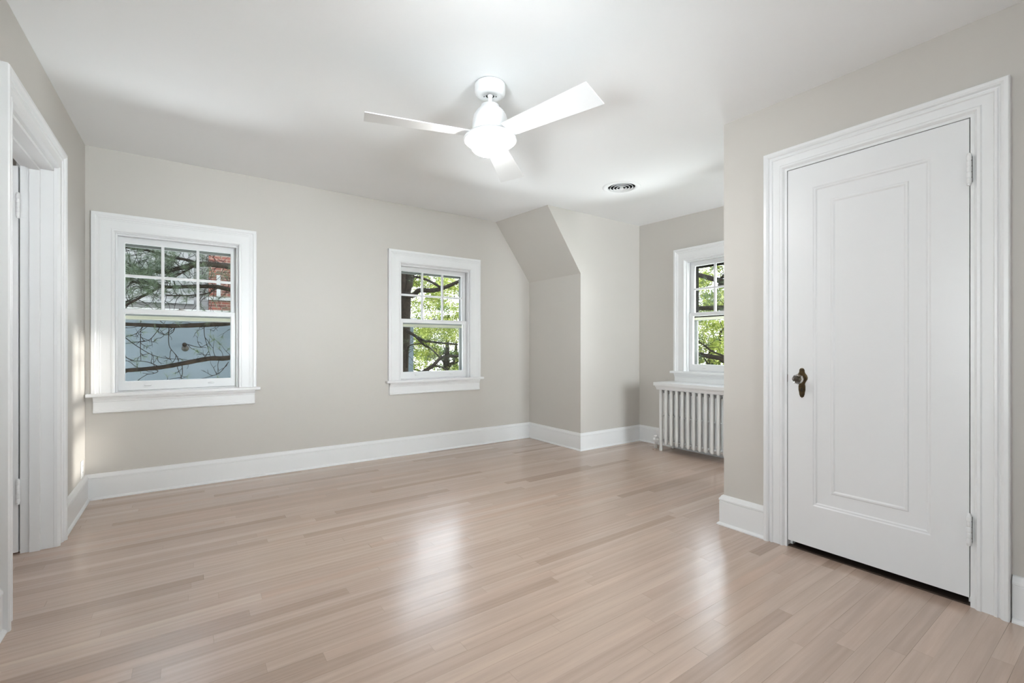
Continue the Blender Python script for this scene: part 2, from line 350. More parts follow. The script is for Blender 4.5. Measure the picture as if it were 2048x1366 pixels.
def build_window(name, loc, rz, ho, dz, dark=False, label=None):
    r = empty(name, loc, rz); tag(r, label, 'window' if label else None, kind='structure')
    hi = ho-CW
    z = lambda a: a+dz
    # casing
    obj('window_casing', u_casing(P_WIN, ho, z(.752), z(2.047)), M['trim'], r)
    # stool and apron
    s = MB(); s.box(-ho-.026, ho+.026, -.058, .0, z(.728), z(.752)); s.box(-hi, hi, -.001, .05, z(.728), z(.752))
    obj('window_stool', s, M['trim'], r, bevel=.005)
    a = MB(); a.prism([(0, z(.728)), (-.036, z(.728)), (-.036, z(.718)), (-.028, z(.706)), (-.024, z(.700)), (-.024, z(.694)), (-.020, z(.690)), (-.020, z(.630)), (-.024, z(.627)), (-.024, z(.617)), (-.018, z(.611)), (0, z(.611))], 'x', -ho+.012, ho-.012)
    obj('window_apron', a, M['trim'], r)
    # jamb liner
    j = MB()
    j.box(-hi-.02, -hi, .0, .235, z(.725), z(1.932)); j.box(hi, hi+.02, .0, .235, z(.725), z(1.932)); j.box(-hi, hi, .0, .235, z(1.912), z(1.932)); j.box(-hi, hi, .05, .27, z(.725), z(.757))
    obj('window_jamb', j, M['trim'], r)
    st = MB(); st.box(-hi, -hi+.013, .012, .046, z(.752), z(1.912)); st.box(hi-.013, hi, .012, .046, z(.752), z(1.912)); st.box(-hi+.013, hi-.013, .012, .046, z(1.899), z(1.912))
    obj('window_stop', st, M['trim'], r, bevel=.003)
    # lower sash
    g = hi-.050
    ls = MB(); ring(ls, hi-.003, z(.759), z(1.369), -g, g, z(.828), z(1.331), .050, .084)
    lo = obj('lower_sash', ls, M['trim'], r, bevel=.005, seg=3)
    p = MB(); p.box(-g-.004, g+.004, .066, .069, z(.824), z(1.335)); obj('pane', p, M['pane'], lo)
    for sx in (-.2, .2):
        l = MB(); l.lathe([(.022, 0), (.022, .003), (.017, .006), (.004, .0065)], 20, (0, 0, 0), (0, -1, 0))
        l.v = [(x*1.0+sx, y, zz*.32) for x, y, zz in l.v]
        lf = obj('sash_lift', l, M['trim'], lo); lf.location = (0, .0505, z(.795))
    # upper sash with six lights
    us = MB(); gu = hi-.047; zb, ztp = 1.371, 1.862
    ring(us, hi-.003, z(1.334), z(1.911), -gu, gu, z(zb), z(ztp), .087, .120)
    up = obj('upper_sash', us, M['trim'], r, bevel=.005, seg=3)
    mu = MB(); mw = .0095; pr = lambda c: [(c-mw, .0875), (c-mw, .119), (c+mw, .119), (c+mw, .0875)]
    zm = (zb+ztp)/2+.002
    for c in (-gu/3, gu/3): mu.box(c-mw, c+mw, .092, .116, z(zb-.002), z(ztp+.002))
    for a0, a1 in ((-gu-.002, -gu/3-mw), (-gu/3+mw, gu/3-mw), (gu/3+mw, gu+.002)): mu.box(a0, a1, .092, .116, z(zm-mw), z(zm+mw))
    obj('muntins', mu, M['trim'], up, bevel=.002)
    p = MB(); p.box(-gu-.003, gu+.003, .103, .1045, z(zb-.003), z(ztp+.003)); obj('pane', p, M['pane'], up)
    k = MB(); k.box(-.028, .028, .056, .082, z(1.369), z(1.374)); k.lathe([(.011, 0), (.011, .010), (.006, .013)], 16, (0, .069, z(1.374))); k.box(-.004, .034, .062, .072, z(1.377), z(1.383))
    obj('sash_lock', k, M['latch'], r)
    # storm window outside
    s1 = MB(); gs = hi-.038
    ring(s1, hi-.0005, z(1.318), z(1.911), -gs, gs, z(1.34), z(1.846), .150, .172)
    s1.box(-hi+.0005, -hi+.006, .1215, .150, z(1.335), z(1.911)); s1.box(hi-.006, hi-.0005, .1215, .150, z(1.335), z(1.911)); s1.box(-hi+.006, hi-.006, .1215, .150, z(1.905), z(1.911))
    s1.box(-hi+.0005, -hi+.006, .172, .236, z(1.335), z(1.911)); s1.box(hi-.006, hi-.0005, .172, .236, z(1.335), z(1.911))
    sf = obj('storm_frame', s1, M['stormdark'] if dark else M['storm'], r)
    s2 = MB(); ring(s2, hi-.0005, z(.759), z(1.316), -gs+.002, gs-.002, z(.79), z(1.290), .156, .174); obj('storm_frame', s2, M['storm'], r)
    s3 = MB(); s3.box(-hi+.002, hi-.002, .140, .155, z(1.296), z(1.322)); obj('storm_rail', s3, M['cream'], r, bevel=.002)
    return r
labels = ['white six-over-one sash window near the left corner, neighbour wall behind it', 'white six-over-one sash window in the middle of the back wall, green trees behind', 'white six-over-one sash window above the radiator shelf, half hidden by closet wall']
build_window('window_1', (WIN[0]['c'], YB, 0), 0, WIN[0]['ho'], 0, False, labels[0])
build_window('window_2', (WIN[1]['c'], YB, 0), 0, WIN[1]['ho'], 0, False, labels[1])
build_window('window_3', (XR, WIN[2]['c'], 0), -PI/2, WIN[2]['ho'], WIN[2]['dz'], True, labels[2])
for i, fx in enumerate(ADDED_WINDOWS): build_window('window_%d' % (i+4), (fx, YF, 0), PI, .529, 0, False)  # unseen windows, added as openings for the fill lamps
build_window('window_6', (XL, LEFT_Y, 0), PI/2, .529, 0, False)  # unseen window, added as opening for the left fill lamps

# ------------------------------------------------------------------ closet door (in wall_closet, faces -X)
# local frame: x along wall to the right as seen from the room (= -Y world), y into the wall (+X), origin at wall face
d1 = empty('door_1', (XC, .8155, 0), -PI/2); tag(d1, 'white single-panel closet door with glass knob and brass backplate', 'door', kind='structure')
HD = .3545                                     # half width of the door leaf
# leaf with recessed moulded panel
def leaf_mesh(hx, z0, z1, px0, px1, pz0, pz1, th=.035, y0=0):
    mb = MB(); pr = [(0, 0), (.006, .004), (.012, .004), (.018, .0095), (.078, .0115), (.083, .0075), (.090, .0075), (.097, .0125)]
    vs = [(-hx, y0, z0), (hx, y0, z0), (hx, y0, z1), (-hx, y0, z1)]
    for d, p in pr: vs += [(px0+d, y0+p, pz0+d), (px1-d, y0+p, pz0+d), (px1-d, y0+p, pz1-d), (px0+d, y0+p, pz1-d)]
    fs = []
    for s in range(len(pr)):
        fs += [(4*s+i, 4*s+(i+1) % 4, 4*s+4+(i+1) % 4, 4*s+4+i) for i in range(4)]
    n = 4*len(pr); fs.append((n, n+1, n+2, n+3)); m = len(vs)
    vs += [(-hx, y0+th, z0), (hx, y0+th, z0), (hx, y0+th, z1), (-hx, y0+th, z1)]
    fs += [(m, m+3, m+2, m+1)]+[(i, m+i, m+(i+1) % 4, (i+1) % 4) for i in range(4)]
    return mb.add(vs, fs)
leaf = obj('door_leaf', leaf_mesh(HD, .038, 2.038, -.2335, .2335, .255, 1.918, y0=-.010), M['door'], d1)
cs = obj('door_casing', u_casing(P_DOOR, .4735, 0, 2.157), M['trim'], d1)
jb = MB(); jb.box(-.3755, -.3580, -.012, .115, 0, 2.060); jb.box(.3580, .3755, -.012, .115, 0, 2.060); jb.box(-.3580, .3580, -.012, .115, 2.0415, 2.060)
jb.box(-.3580, -.346, .028, .06, 0, 2.0415); jb.box(.346, .3580, .028, .06, 0, 2.0415); jb.box(-.346, .346, .028, .06, 2.030, 2.0415)
obj('door_jamb', jb, M['trim'], d1)
th = MB(); th.box(-.358, .358, .0, .115, 0, .006)
obj('threshold', th, M['bark_dark'], d1)
def hinge(parent, loc, h=.118, r=.0085):
    k = MB(); n = 5; s = h/n
    prof = [(.002, -.010), (.006, -.008), (.007, -.003), (r*.6, 0)]
    for i in range(n): prof += [(r*.93, i*s+.0012), (r, i*s+.003), (r, (i+1)*s-.003), (r*.93, (i+1)*s-.0012), (r*.78, (i+1)*s)]
    prof += [(.007, h+.003), (.006, h+.008), (.002, h+.010)]
    k.lathe(prof, 16)
    o = obj('hinge', k, M['trim'], parent); o.location = loc
    pl = MB(); pl.box(-.005, -.0015, .002, .008, .006, h-.006); pp = obj('hinge_slit', pl, M['dark'], o); pp.location = (.010, 0, 0)  # black strip paints the shaded slit beside the barrel
    return o
hinge(d1, (.356, -.024, 1.763)); hinge(d1, (.356, -.024, .266))
# backplate: shaped outline
pts = []
prof = [(0, .080), (.008, .0775), (.0125, .070), (.013, .060), (.016, .052), (.024, .042), (.0275, .030), (.026, .020), (.019, .008), (.014, -.004), (.0165, -.018), (.0165, -.036), (.0135, -.050), (.0125, -.060), (.0085, -.072), (0, -.078)]
outl = [(x, zz) for x, zz in prof]+[(-x, zz) for x, zz in prof[1:-1]][::-1]
bp_ = MB(); k = len(outl); vs = [(x, 0, zz) for x, zz in outl]+[(x, -.003, zz) for x, zz in outl]+[(x*.78, -.0052, zz*.94) for x, zz in outl]
bp_.add(vs, [tuple(range(k)), tuple(range(2*k, 3*k))[::-1]]+[(i, (i+1) % k, k+(i+1) % k, k+i) for i in range(k)]+[(k+i, k+(i+1) % k, 2*k+(i+1) % k, 2*k+i) for i in range(k)])
bpo = obj('backplate', bp_, M['brass'], d1); bpo.location = (-.284, -.0100, .892); bpo['label'] = 'dark aged brass backplate with keyhole'
kh = MB(); kh.lathe([(.0038, 0), (.0038, .0006)], 12, (0, -.0056, -.030), (0, 1, 0)); kh.prism([(-.0016, -.030), (.0016, -.030), (.003, -.044), (-.003, -.044)], 'y', -.0056, -.005)
obj('keyhole', kh, M['dark'], bpo)
for zz in (.070, -.068):
    sc = MB(); sc.lathe([(.0032, 0), (.003, .0012), (.001, .0018)], 12, (0, -.0052, zz), (0, -1, 0)); obj('screw', sc, M['dark'], bpo)
ks = MB(); ks.lathe([(.017, 0), (.016, .006), (.0105, .009), (.0095, .018), (.0125, .022), (.0125, .027)], 24, (-.284, -.0150, .915), (0, -1, 0))
obj('knob_shank', ks, M['brass'], d1)
kb = MB(); kb.lathe([(.0125, 0), (.019, .004), (.0265, .013), (.0275, .020), (.024, .029), (.0165, .033), (.010, .0335)], 8, (-.284, -.0425, .915), (0, -1, 0), smooth=False)
ko = obj('door_knob', kb, M['glassknob'], d1); ko['label'] = 'faceted clear glass knob'
lt = MB(); lt.box(-.3562, -.3549, -.0105, .010, .895, .935); obj('latch_plate', lt, M['brass'], d1)

# ------------------------------------------------------------------ left doorway, open door beyond
yc = (DOOR_L[0]+DOOR_L[1])/2; hw = (DOOR_L[1]-DOOR_L[0])/2
d2 = empty('door_2', (XL, yc, 0), PI/2); tag(d2, 'white doorway on the left wall with its door swung open into the hall', 'door', kind='structure')
obj('door_casing', u_casing([(d*1.10 if d < .08 else d+.008, p) for d, p in P_DOOR], hw+.111, 0, 2.165), M['trim'], d2)
jb = MB(); jb.box(-hw-.0175, -hw, .0006, .128, 0, 2.054); jb.box(hw, hw+.0175, .0006, .128, 0, 2.054); jb.box(-hw, hw, .0006, .128, 2.036, 2.054)
jb.box(hw-.012, hw, .052, .092, 0, 2.036); jb.box(-hw, -hw+.012, .052, .092, 0, 2.036); jb.box(-hw+.012, hw-.012, .052, .092, 2.024, 2.036)
obj('door_jamb', jb, M['trim'], d2)
lf = MB(); lf.box(hw-.006, hw+.030, .134, .134+.79, .010, 2.030)
obj('door_leaf', lf, M['door'], d2, bevel=.002)
hc = MB(); hc.box(hw+.034, hw+.10, .1305, .148, 0, 2.13); obj('hall_casing', hc, M['trim'], d2)
for hz in (1.765, .268):
    hinge(d2, (hw-.010, .133, hz))
    pl = MB(); pl.box(hw-.0022, hw-.0002, .094, .126, hz, hz+.118); obj('hinge_plate', pl, M['trim'], d2)

# ------------------------------------------------------------------ wall outlet
ou = empty('wall_outlet', (XL, 4.245, .25)); tag(ou, 'small white wall outlet plate low on the left wall by the corner', 'outlet')
pb = MB(); pb.box(0, .006, -.036, .036, -.058, .058); pc = obj('cover_plate', pb, M['trim'], ou, bevel=.003)
for zz in (-.022, .022):
    rb = MB(); rb.box(.006, .0075, -.016, .016, zz-.013, zz+.013); so = obj('socket', rb, M['trim'], ou, bevel=.001)
    sl = MB(); sl.box(.0074, .0078, -.007, -.005, zz-.004, zz+.005); sl.box(.0074, .0078, .005, .007, zz-.004, zz+.005); obj('slots', sl, M['dark'], so)

# ------------------------------------------------------------------ ceiling vent
vt = empty('ceiling_vent', (VX, VY, cz(VY))); tag(vt, 'round white ceiling air vent with dark concentric slots', 'vent')
fl = MB(); fl.lathe([(.1165, .006), (.1165, -.005), (.121, -.009), (.152, -.007), (.160, -.003), (.160, .001)], 64, cap=False); obj('flange', fl, M['ceiling'], vt)
bk = MB(); bk.lathe([(.1175, .0), (.1175, .104), (.001, .104)], 64, cap=False); obj('duct', bk, M['dark'], vt)  # black colour stands in for the unlit inside of the vent
for rr, zz in ((.096, -.0085), (.069, -.0105), (.042, -.0125)):
    cn = MB(); cn.lathe([(rr-.004, zz+.0075), (rr, zz), (rr+.003, zz-.001), (rr+.003, zz+.001), (rr-.002, zz+.0085)], 64, cap=False)
    obj('ring', cn, M['ceiling'], vt)
hb = MB(); hb.lathe([(.001, -.020), (.017, -.020), (.019, -.016), (.010, .006), (.004, .008)], 32); obj('hub', hb, M['ceiling'], vt)
sp_ = MB(); sp_.box(-.1165, .1165, -.003, .003, .006, .010); sp_.box(-.003, .003, -.1165, .1165, .006, .010); obj('spokes', sp_, M['dark'], vt)

# ------------------------------------------------------------------ ceiling fan
fx_, fy_ = 1.289, 2.020; fz = cz(fy_)
fan = empty('ceiling_fan', (fx_, fy_, fz)); tag(fan, 'white three-blade ceiling fan with lit round light hanging from the ceiling', 'ceiling fan')
def Z(a): return a-fz
o = MB(); o.lathe([(.066, -.004), (.066, 0)], 48); obj('shadow_gap_disc', o, M['dark'], fan)  # black disc paints the shadow line between canopy and ceiling
o = MB(); o.lathe([(.0795, Z(2.4475)), (.0795, Z(2.412)), (.077, Z(2.402)), (.070, Z(2.394)), (.058, Z(2.390)), (.0225, Z(2.390)), (.0225, Z(2.4475))], 64, cap=False); cp = obj('canopy', o, M['fan'], fan)
for an in (0, PI):
    sl = MB(); a_ = an-.62; sl.lathe([(.0034, 0), (.0034, .001)], 12, (.031*math.cos(a_), .031*math.sin(a_), Z(2.389))); obj('screw', sl, M['dark'], cp)
o = MB(); o.lathe([(.0222, Z(2.3925)), (.0222, Z(2.4465))], 32, cap=False); o.lathe([(.022, Z(2.3950)), (.0001, Z(2.3951))], 32, cap=False); obj('canopy_recess', o, M['dark'], cp)
o = MB(); o.lathe([(.0135, Z(2.402)), (.0155, Z(2.394)), (.0135, Z(2.388)), (.011, Z(2.384)), (.011, Z(2.333))], 32); obj('downrod', o, M['fan'], fan)
o = MB(); o.lathe([(.020, Z(2.346)), (.040, Z(2.345)), (.047, Z(2.341)), (.049, Z(2.330)), (.058, Z(2.322)), (.073, Z(2.307)), (.085, Z(2.287)), (.091, Z(2.262)), (.0925, Z(2.235)), (.0925, Z(2.203)), (.088, Z(2.200)), (.01, Z(2.200))], 64, smooth=True)
obj('motor_housing', o, M['fan'], fan)
o = MB(); o.lathe([(.0875, Z(2.2000)), (.0875, Z(2.1975))], 64, cap=False); obj('seam', o, M['dark'], fan)
o = MB(); o.lathe([(.088, Z(2.1985)), (.0945, Z(2.1975)), (.104, Z(2.194)), (.121, Z(2.184)), (.134, Z(2.172)), (.1395, Z(2.161)), (.1375, Z(2.155)), (.128, Z(2.152)), (.098, Z(2.151)), (.09, Z(2.151))], 64); obj('hub_ring', o, M['fan'], fan)
o = MB(); o.lathe([(.0955, Z(2.1525)), (.0965, Z(2.128)), (.094, Z(2.114)), (.086, Z(2.106)), (.070, Z(2.102)), (.03, Z(2.100)), (.0005, Z(2.0995))], 64, cap=False); dfz = obj('light_diffuser', o, M['diffuser'], fan); dfz['label'] = 'glowing round opal light'
def blade():
    mb = MB(); r0, r1, h0, h1 = .122, .626, .052, .078; n = 10; vs = []; t = .005
    for z in (t/2, -t/2):
        for i in range(n+1):
            s = i/n; r = r0+(r1-r0)*s; hh = h0+(h1-h0)*s
            # root end curved round the housing
            for sg in (-1, 1):
                vs.append((r, sg*hh, z))
    m = 2*(n+1); fs = []
    for i in range(n):
        a = 2*i; fs += [(a, a+2, a+3, a+1), (m+a, m+a+1, m+a+3, m+a+2), (a, m+a, m+a+2, a+2), (a+1, a+3, m+a+3, m+a+1)]
    fs += [(0, 1, m+1, m), (2*n, m+2*n, m+2*n+1, 2*n+1)]
    return mb.add(vs, fs)
bm_ = blade().mesh('blade')
A0 = -1.3257
for k in range(3):
    bl = obj('blade', bm_, M['fan'], fan)
    bl.matrix_local = Matrix.Translation((0, 0, Z(2.183))) @ Matrix.Rotation(A0+k*2*PI/3, 4, 'Z') @ Matrix.Rotation(-.193, 4, 'X')

# ------------------------------------------------------------------ radiator, its shelf and valve
NS, PITCH, RY0 = 14, .0633, 3.005
RXS = (4.026, 4.094, 4.162, 4.230)
rad = empty('radiator', (4.128, RY0-PITCH*(NS-1)/2, 0)); tag(rad, 'white cast-iron column radiator standing under the right window', 'radiator')
ry = rad.location.y
def section(leg):
    mb = MB(); r = .0178
    for i, x in enumerate(RXS):
        x -= 4.128
        foot = leg and i in (0, 3)
        z0 = .0 if foot else .072
        prof = [(.004, z0), (r*.6, z0+.002), (r*.88, z0+.009), (r, z0+.022), (r, .625), (r*.9, .640), (r*.55, .650), (.004, .653)]
        if foot: prof = [(.011, 0), (.015, .004), (.0165, .02), (.0145, .05), (r, .085), (r, .625), (r*.9, .640), (r*.55, .650), (.004, .653)]
        mb.lathe(prof, 14, (x, 0, 0))
    for i in range(3):
        xa, xb = RXS[i]-4.128+.012, RXS[i+1]-4.128-.012
        for zc, hh in ((.108, .022), (.370, .013), (.610, .022)):
            mb.tube([(xa, 0, zc), ((xa+xb)/2, 0, zc+(.008 if zc > .5 else -.004)), (xb, 0, zc)], [hh*.62, hh*.5, hh*.62], 10)
    for zc in (.112, .600):          # hubs to the next section
        mb.lathe([(.0215, -PITCH/2+.001), (.0235, -.012), (.0235, .012), (.0215, PITCH/2-.001)], 18, (0, 0, zc), (0, 1, 0))
    return mb
me_leg, me_mid = section(True).mesh('radiator_section'), section(False).mesh('radiator_section')
for k in range(NS):
    s = obj('radiator_section', me_leg if k in (0, NS-1) else me_mid, M['rad'], rad); s.location = (0, RY0-PITCH*k-ry, 0)
vb = MB(); px, py = -.078, RY0+.085-ry
vb.lathe([(.017, .012), (.017, .055), (.023, .058), (.023, .072), (.017, .075), (.026, .083), (.030, .100), (.026, .117), (.014, .124), (.014, .132), (.020, .134), (.020, .146), (.010, .150)], 18, (px, py, 0))
vb.lathe([(.015, 0), (.015, .012), (.022, .013), (.022, .030), (.016, .031), (.016, .075)], 14, (px, py, .106), (0, -1, 0))
vo = obj('radiator_valve', vb, M['rad'], rad)
pp = MB(); pp.lathe([(.0165, 0), (.0165, .055)], 16, (px, py, 0)); pp.lathe([(.034, 0), (.033, .004), (.018, .007)], 20, (px, py, 0)); po = obj('supply_pipe', pp, M['rust'], rad); po['label'] = 'worn supply pipe with chipped paint'
# shelf
sh = empty('radiator_shelf', (4.13, (3.062+2.09)/2, .655)); tag(sh, 'white painted wooden shelf lying on top of the radiator', 'shelf')
yy0, yy1 = 2.09-sh.location.y, 3.062-sh.location.y
t_ = MB(); t_.box(-.158, .159, yy0, yy1, .026, .062); obj('shelf_top', t_, M['trim'], sh, bevel=.004)
ap = MB()          # a skirt only, so the radiator stands free below it
prof = [(0, .026), (0, .018), (.006, .010), (.010, -.004), (.012, -.014), (.024, -.014), (.024, .026)]
k = len(prof); vs = []
xf = -.146
for d, z_ in prof: vs.append((.157, yy1-.012-d, z_))
for d, z_ in prof: vs.append((xf+d, yy1-.012-d, z_))
for d, z_ in prof: vs.append((xf+d, yy0+.012+d, z_))
for d, z_ in prof: vs.append((.157, yy0+.012+d, z_))
fs = [tuple(range(k)), tuple(range(3*k, 4*k))[::-1]]
for s in range(3): fs += [(s*k+i, s*k+(i+1) % k, (s+1)*k+(i+1) % k, (s+1)*k+i) for i in range(k)]
ap.add(vs, fs); obj('shelf_apron', ap, M['trim'], sh)
cl = MB(); cl.box(.10, .157, yy0+.04, yy1-.04, 0, .026); obj('shelf_cleat', cl, M['trim'], sh)

# ------------------------------------------------------------------ outside
def onY(u, v, Y):
    a = (u-1024)/F_PX; b_ = -(v-V0)/F_PX; dx, dy = SY+CY*a, CY-SY*a; k = Y/dy
    return Vector((dx*k, Y, EYE+b_*k))
def onX(u, v, X):
    a = (u-1024)/F_PX; b_ = -(v-V0)/F_PX; dx, dy = SY+CY*a, CY-SY*a; k = X/dx
    return Vector((X, dy*k, EYE+b_*k))
M['bark'] = noisy(mat('pine_bark', (.07, .05, .035), .95, 0, **{'Specular IOR Level': .15}), (.006, .0045, .003), (.022, .016, .011), 26, .8, 60)
M['twig'] = mat('twig_bark', (.010, .007, .005), .9, 0, **{'Specular IOR Level': .15})
M['leafpine'] = noisy(mat('pine_needles', (.1, .17, .07), .6), (.018, .034, .013), (.062, .088, .040), 9)
def leafmat(name, cs):
    m = bpy.data.materials.new(name); m.use_nodes = True; N = m.node_tree.nodes; L = m.node_tree.links; N.remove(N['Principled BSDF'])
    tc = N.new('ShaderNodeTexCoord'); n1 = N.new('ShaderNodeTexNoise'); n1.inputs['Scale'].default_value = 3.2; n1.inputs['Detail'].default_value = 6; n1.inputs['Roughness'].default_value = .8
    L.new(tc.outputs['Object'], n1.inputs[0]); r = N.new('ShaderNodeValToRGB'); L.new(n1.outputs['Fac'], r.inputs[0])
    r.color_ramp.elements[0].position = .36; r.color_ramp.elements[0].color = (*cs[0], 1); r.color_ramp.elements[1].position = .62; r.color_ramp.elements[1].color = (*cs[2], 1)
    e = r.color_ramp.elements.new(.5); e.color = (*cs[1], 1)  # ramp ends paint shaded and sunlit leaves into the colour
    d = N.new('ShaderNodeBsdfDiffuse'); t = N.new('ShaderNodeBsdfTranslucent'); mx = N.new('ShaderNodeMixShader'); mx.inputs[0].default_value = .5
    L.new(r.outputs[0], d.inputs[0]); L.new(r.outputs[0], t.inputs[0]); L.new(d.outputs[0], mx.inputs[1]); L.new(t.outputs[0], mx.inputs[2]); L.new(mx.outputs[0], N['Material Output'].inputs[0])
    return m
M['leafyellow'] = leafmat('spring_leaves', [(.05, .075, .012), (.27, .31, .065), (.62, .62, .24)])
M['leafgreen'] = leafmat('green_leaves', [(.03, .055, .018), (.13, .19, .06), (.42, .46, .19)])

def wander(p0, d, length, n, wob, droop=0, rng=random):
    pts = [Vector(p0)]; d = Vector(d).normalized(); st = length/n
    for i in range(n):
        d = (d+Vector((rng.gauss(0, wob), rng.gauss(0, wob), rng.gauss(0, wob)-droop))).normalized(); pts.append(pts[-1]+d*st)
    return pts
def tuft(mb, p, d, rng, n=16, ln=.10, w=.0011):
    d = Vector(d).normalized()
    for i in range(n):
        q = (d*.55+Vector((rng.gauss(0, .45), rng.gauss(0, .45), rng.gauss(0, .45)))).normalized()
        s = q.cross(Vector((rng.gauss(0, 1), rng.gauss(0, 1), rng.gauss(0, 1)))).normalized()*w; e = p+q*ln*rng.uniform(.7, 1.1)
        t2 = q.cross(s).normalized()*w
        mb.add([p-s, p+s, p+t2, e], [(0, 1, 3), (1, 2, 3), (2, 0, 3)])
def pine_twigs(wood, needles, pts, rng, per, ln, ends, dens=1.0, toward=None, droop=.0, up=0.0):
    """side twigs along a limb, forked, needle tufts near their tips"""
    for i in range(per):
        s = rng.uniform(.05, .97)*(len(pts)-1); k = int(s); p = pts[k].lerp(pts[min(k+1, len(pts)-1)], s-k)
        t = (pts[min(k+1, len(pts)-1)]-pts[max(k-1, 0)]).normalized()
        d = t*.7+Vector((rng.gauss(0, .5), rng.gauss(0, .5), rng.gauss(up, .7)))
        a = wander(p, d, ln*rng.uniform(.5, 1.2), 7, .22, droop, rng); wood.tube(a, [.0034*(1-j/9) for j in range(8)], 5)
        for j in (3, 5):
            if rng.random() < .8:
                c = wander(a[j], (a[j]-a[j-1]).normalized()+Vector((rng.gauss(0, .6), rng.gauss(0, .6), rng.gauss(0, .6))), ln*.4*rng.uniform(.5, 1.1), 4, .25, 0, rng)
                wood.tube(c, [.0026, .0023, .002, .0017, .0014], 4)
                if rng.random() < ends:
                    tuft(needles, c[-1], c[-1]-c[-2], rng, int(18*dens)); tuft(needles, c[-2], c[-1]-c[-2], rng, int(10*dens))
        if rng.random() < ends:
            tuft(needles, a[-1], a[-1]-a[-2], rng, int(18*dens)); tuft(needles, a[-2], a[-1]-a[-2], rng, int(12*dens))
rg = random.Random(5)
pine = empty('pine_tree', (2.6, 7.6, -3.2)); tag(pine, 'pine tree whose trunk stands at the left edge of the middle window, bare limbs spreading', 'tree')
base = Vector(pine.location)
def finish(name, mb, m, parent, kind=None):
    off = Vector(parent.location); mb.v = [tuple(Vector(v)-off) for v in mb.v]
    return tag(obj(name, mb, m, parent), kind=kind)
def smooth_path(ps, n=5):
    out = []
    P = [ps[0]]+list(ps)+[ps[-1]]
    for i in range(1, len(P)-2):
        for k in range(n):
            t = k/n; a, b_, c, d = P[i-1], P[i], P[i+1], P[i+2]
            out.append(.5*((2*b_)+(c-a)*t+(2*a-5*b_+4*c-d)*t*t+(3*b_-a-3*c+d)*t**3))
    out.append(ps[-1]); return out
def limb(mb, path, r0, r1, n=9):
    p = smooth_path(path); m = len(p); mb.tube(p, [r0+(r1-r0)*i/(m-1)+.0012*math.sin(i*2.1) for i in range(m)], n); return p
wood, twig, ndl = MB(), MB(), MB()
# trunk and fork seen through window 2
TY = 7.4
tr = [onY(794, 900, TY), onY(798, 760, TY), onY(803, 690, TY), onY(806, 640, TY), onY(809, 600, TY), onY(811, 585, TY)]
tr[0].z = -3.2
wood.tube(smooth_path(tr), [.17-.003*i for i in range(len(tr)*5-4)], 14)
limb(wood, [onY(808, 596, TY), onY(818, 560, TY), onY(821, 530, TY), onY(818, 470, TY)], .085, .07)
limb(wood, [onY(806, 600, TY), onY(805, 560, TY), onY(801, 520, TY), onY(796, 470, TY)], .075, .06)
limbs = []
L_ = lambda q, r0, r1: limbs.append(limb(wood, q, r0, r1))
# limbs through window 2
L_([onY(812, 592, 7.3), onY(828, 590, 7.2), onY(838, 581, 7.0), onY(862, 581, 6.9), onY(884, 577, 6.8), onY(925, 560, 6.6)], .05, .028)
L_([onY(884, 577, 6.8), onY(865, 565, 6.7), onY(846, 557, 6.7), onY(828, 553, 6.8)], .022, .016)
L_([onY(812, 661, 7.3), onY(826, 669, 7.1), onY(845, 680, 7.0), onY(866, 684, 6.8), onY(916, 689, 6.6)], .03, .013)
L_([onY(828, 670, 7.0), onY(848, 690, 6.9), onY(862, 697, 6.8), onY(880, 716, 6.7), onY(892, 730, 6.6)], .016, .010)
L_([onY(840, 748, 6.6), onY(865, 732, 6.6), onY(885, 715, 6.6), onY(917, 712, 6.6)], .034, .02)
L_([onY(866, 731, 6.6), onY(885, 735, 6.6), onY(900, 748, 6.5)], .014, .010)
L_([onY(814, 735, 7.0), onY(815, 700, 6.9), onY(822, 690, 6.8), onY(846, 687, 6.7)], .016, .008)
# limbs reaching left past window 1 (they leave the trunk between the windows)
g1 = []
def G(q, r0, r1): g1.append(limb(wood, q, r0, r1))
a0 = onY(790, 600, 7.3)
G([onY(795, 590, 7.3), onY(640, 545, 6.9), onY(480, 534, 6.4), onY(445, 531, 6.3), onY(400, 528, 6.2), onY(360, 536, 6.2), onY(325, 544, 6.2), onY(290, 540, 6.2), onY(255, 546, 6.2)], .045, .012)
G([onY(400, 528, 6.2), onY(370, 519, 6.2), onY(340, 514, 6.2), onY(320, 507, 6.2), onY(300, 502, 6.2), onY(268, 497, 6.2), onY(240, 494, 6.2)], .017, .008)
G([onY(392, 530, 6.2), onY(375, 540, 6.2), onY(358, 549, 6.15), onY(345, 558, 6.1)], .012, .006)
G([onY(795, 625, 7.3), onY(620, 590, 7.0), onY(500, 585, 6.5), onY(455, 578, 6.4), onY(430, 573, 6.3), onY(380, 573, 6.3), onY(335, 574, 6.3), onY(300, 567, 6.3), onY(260, 563, 6.3)], .035, .012)
G([onY(322, 572, 6.3), onY(300, 585, 6.2), onY(275, 598, 6.1), onY(245, 614, 6.1)], .014, .010)
G([onY(432, 575, 6.3), onY(420, 585, 6.2), onY(395, 590, 6.2), onY(360, 591, 6.2), onY(330, 590, 6.2)], .009, .005)
G([onY(795, 655, 7.3), onY(640, 640, 7.0), onY(500, 640, 6.4), onY(455, 647, 6.2), onY(400, 650, 6.1), onY(340, 652, 6.1), onY(290, 650, 6.1), onY(240, 648, 6.1)], .034, .018)
G([onY(795, 705, 7.3), onY(640, 700, 7.0), onY(520, 705, 6.5), onY(455, 716, 6.2), onY(420, 717, 6.1), onY(375, 725, 6.1), onY(320, 735, 6.1), onY(250, 741, 6.1), onY(215, 742, 6.1)], .034, .018)
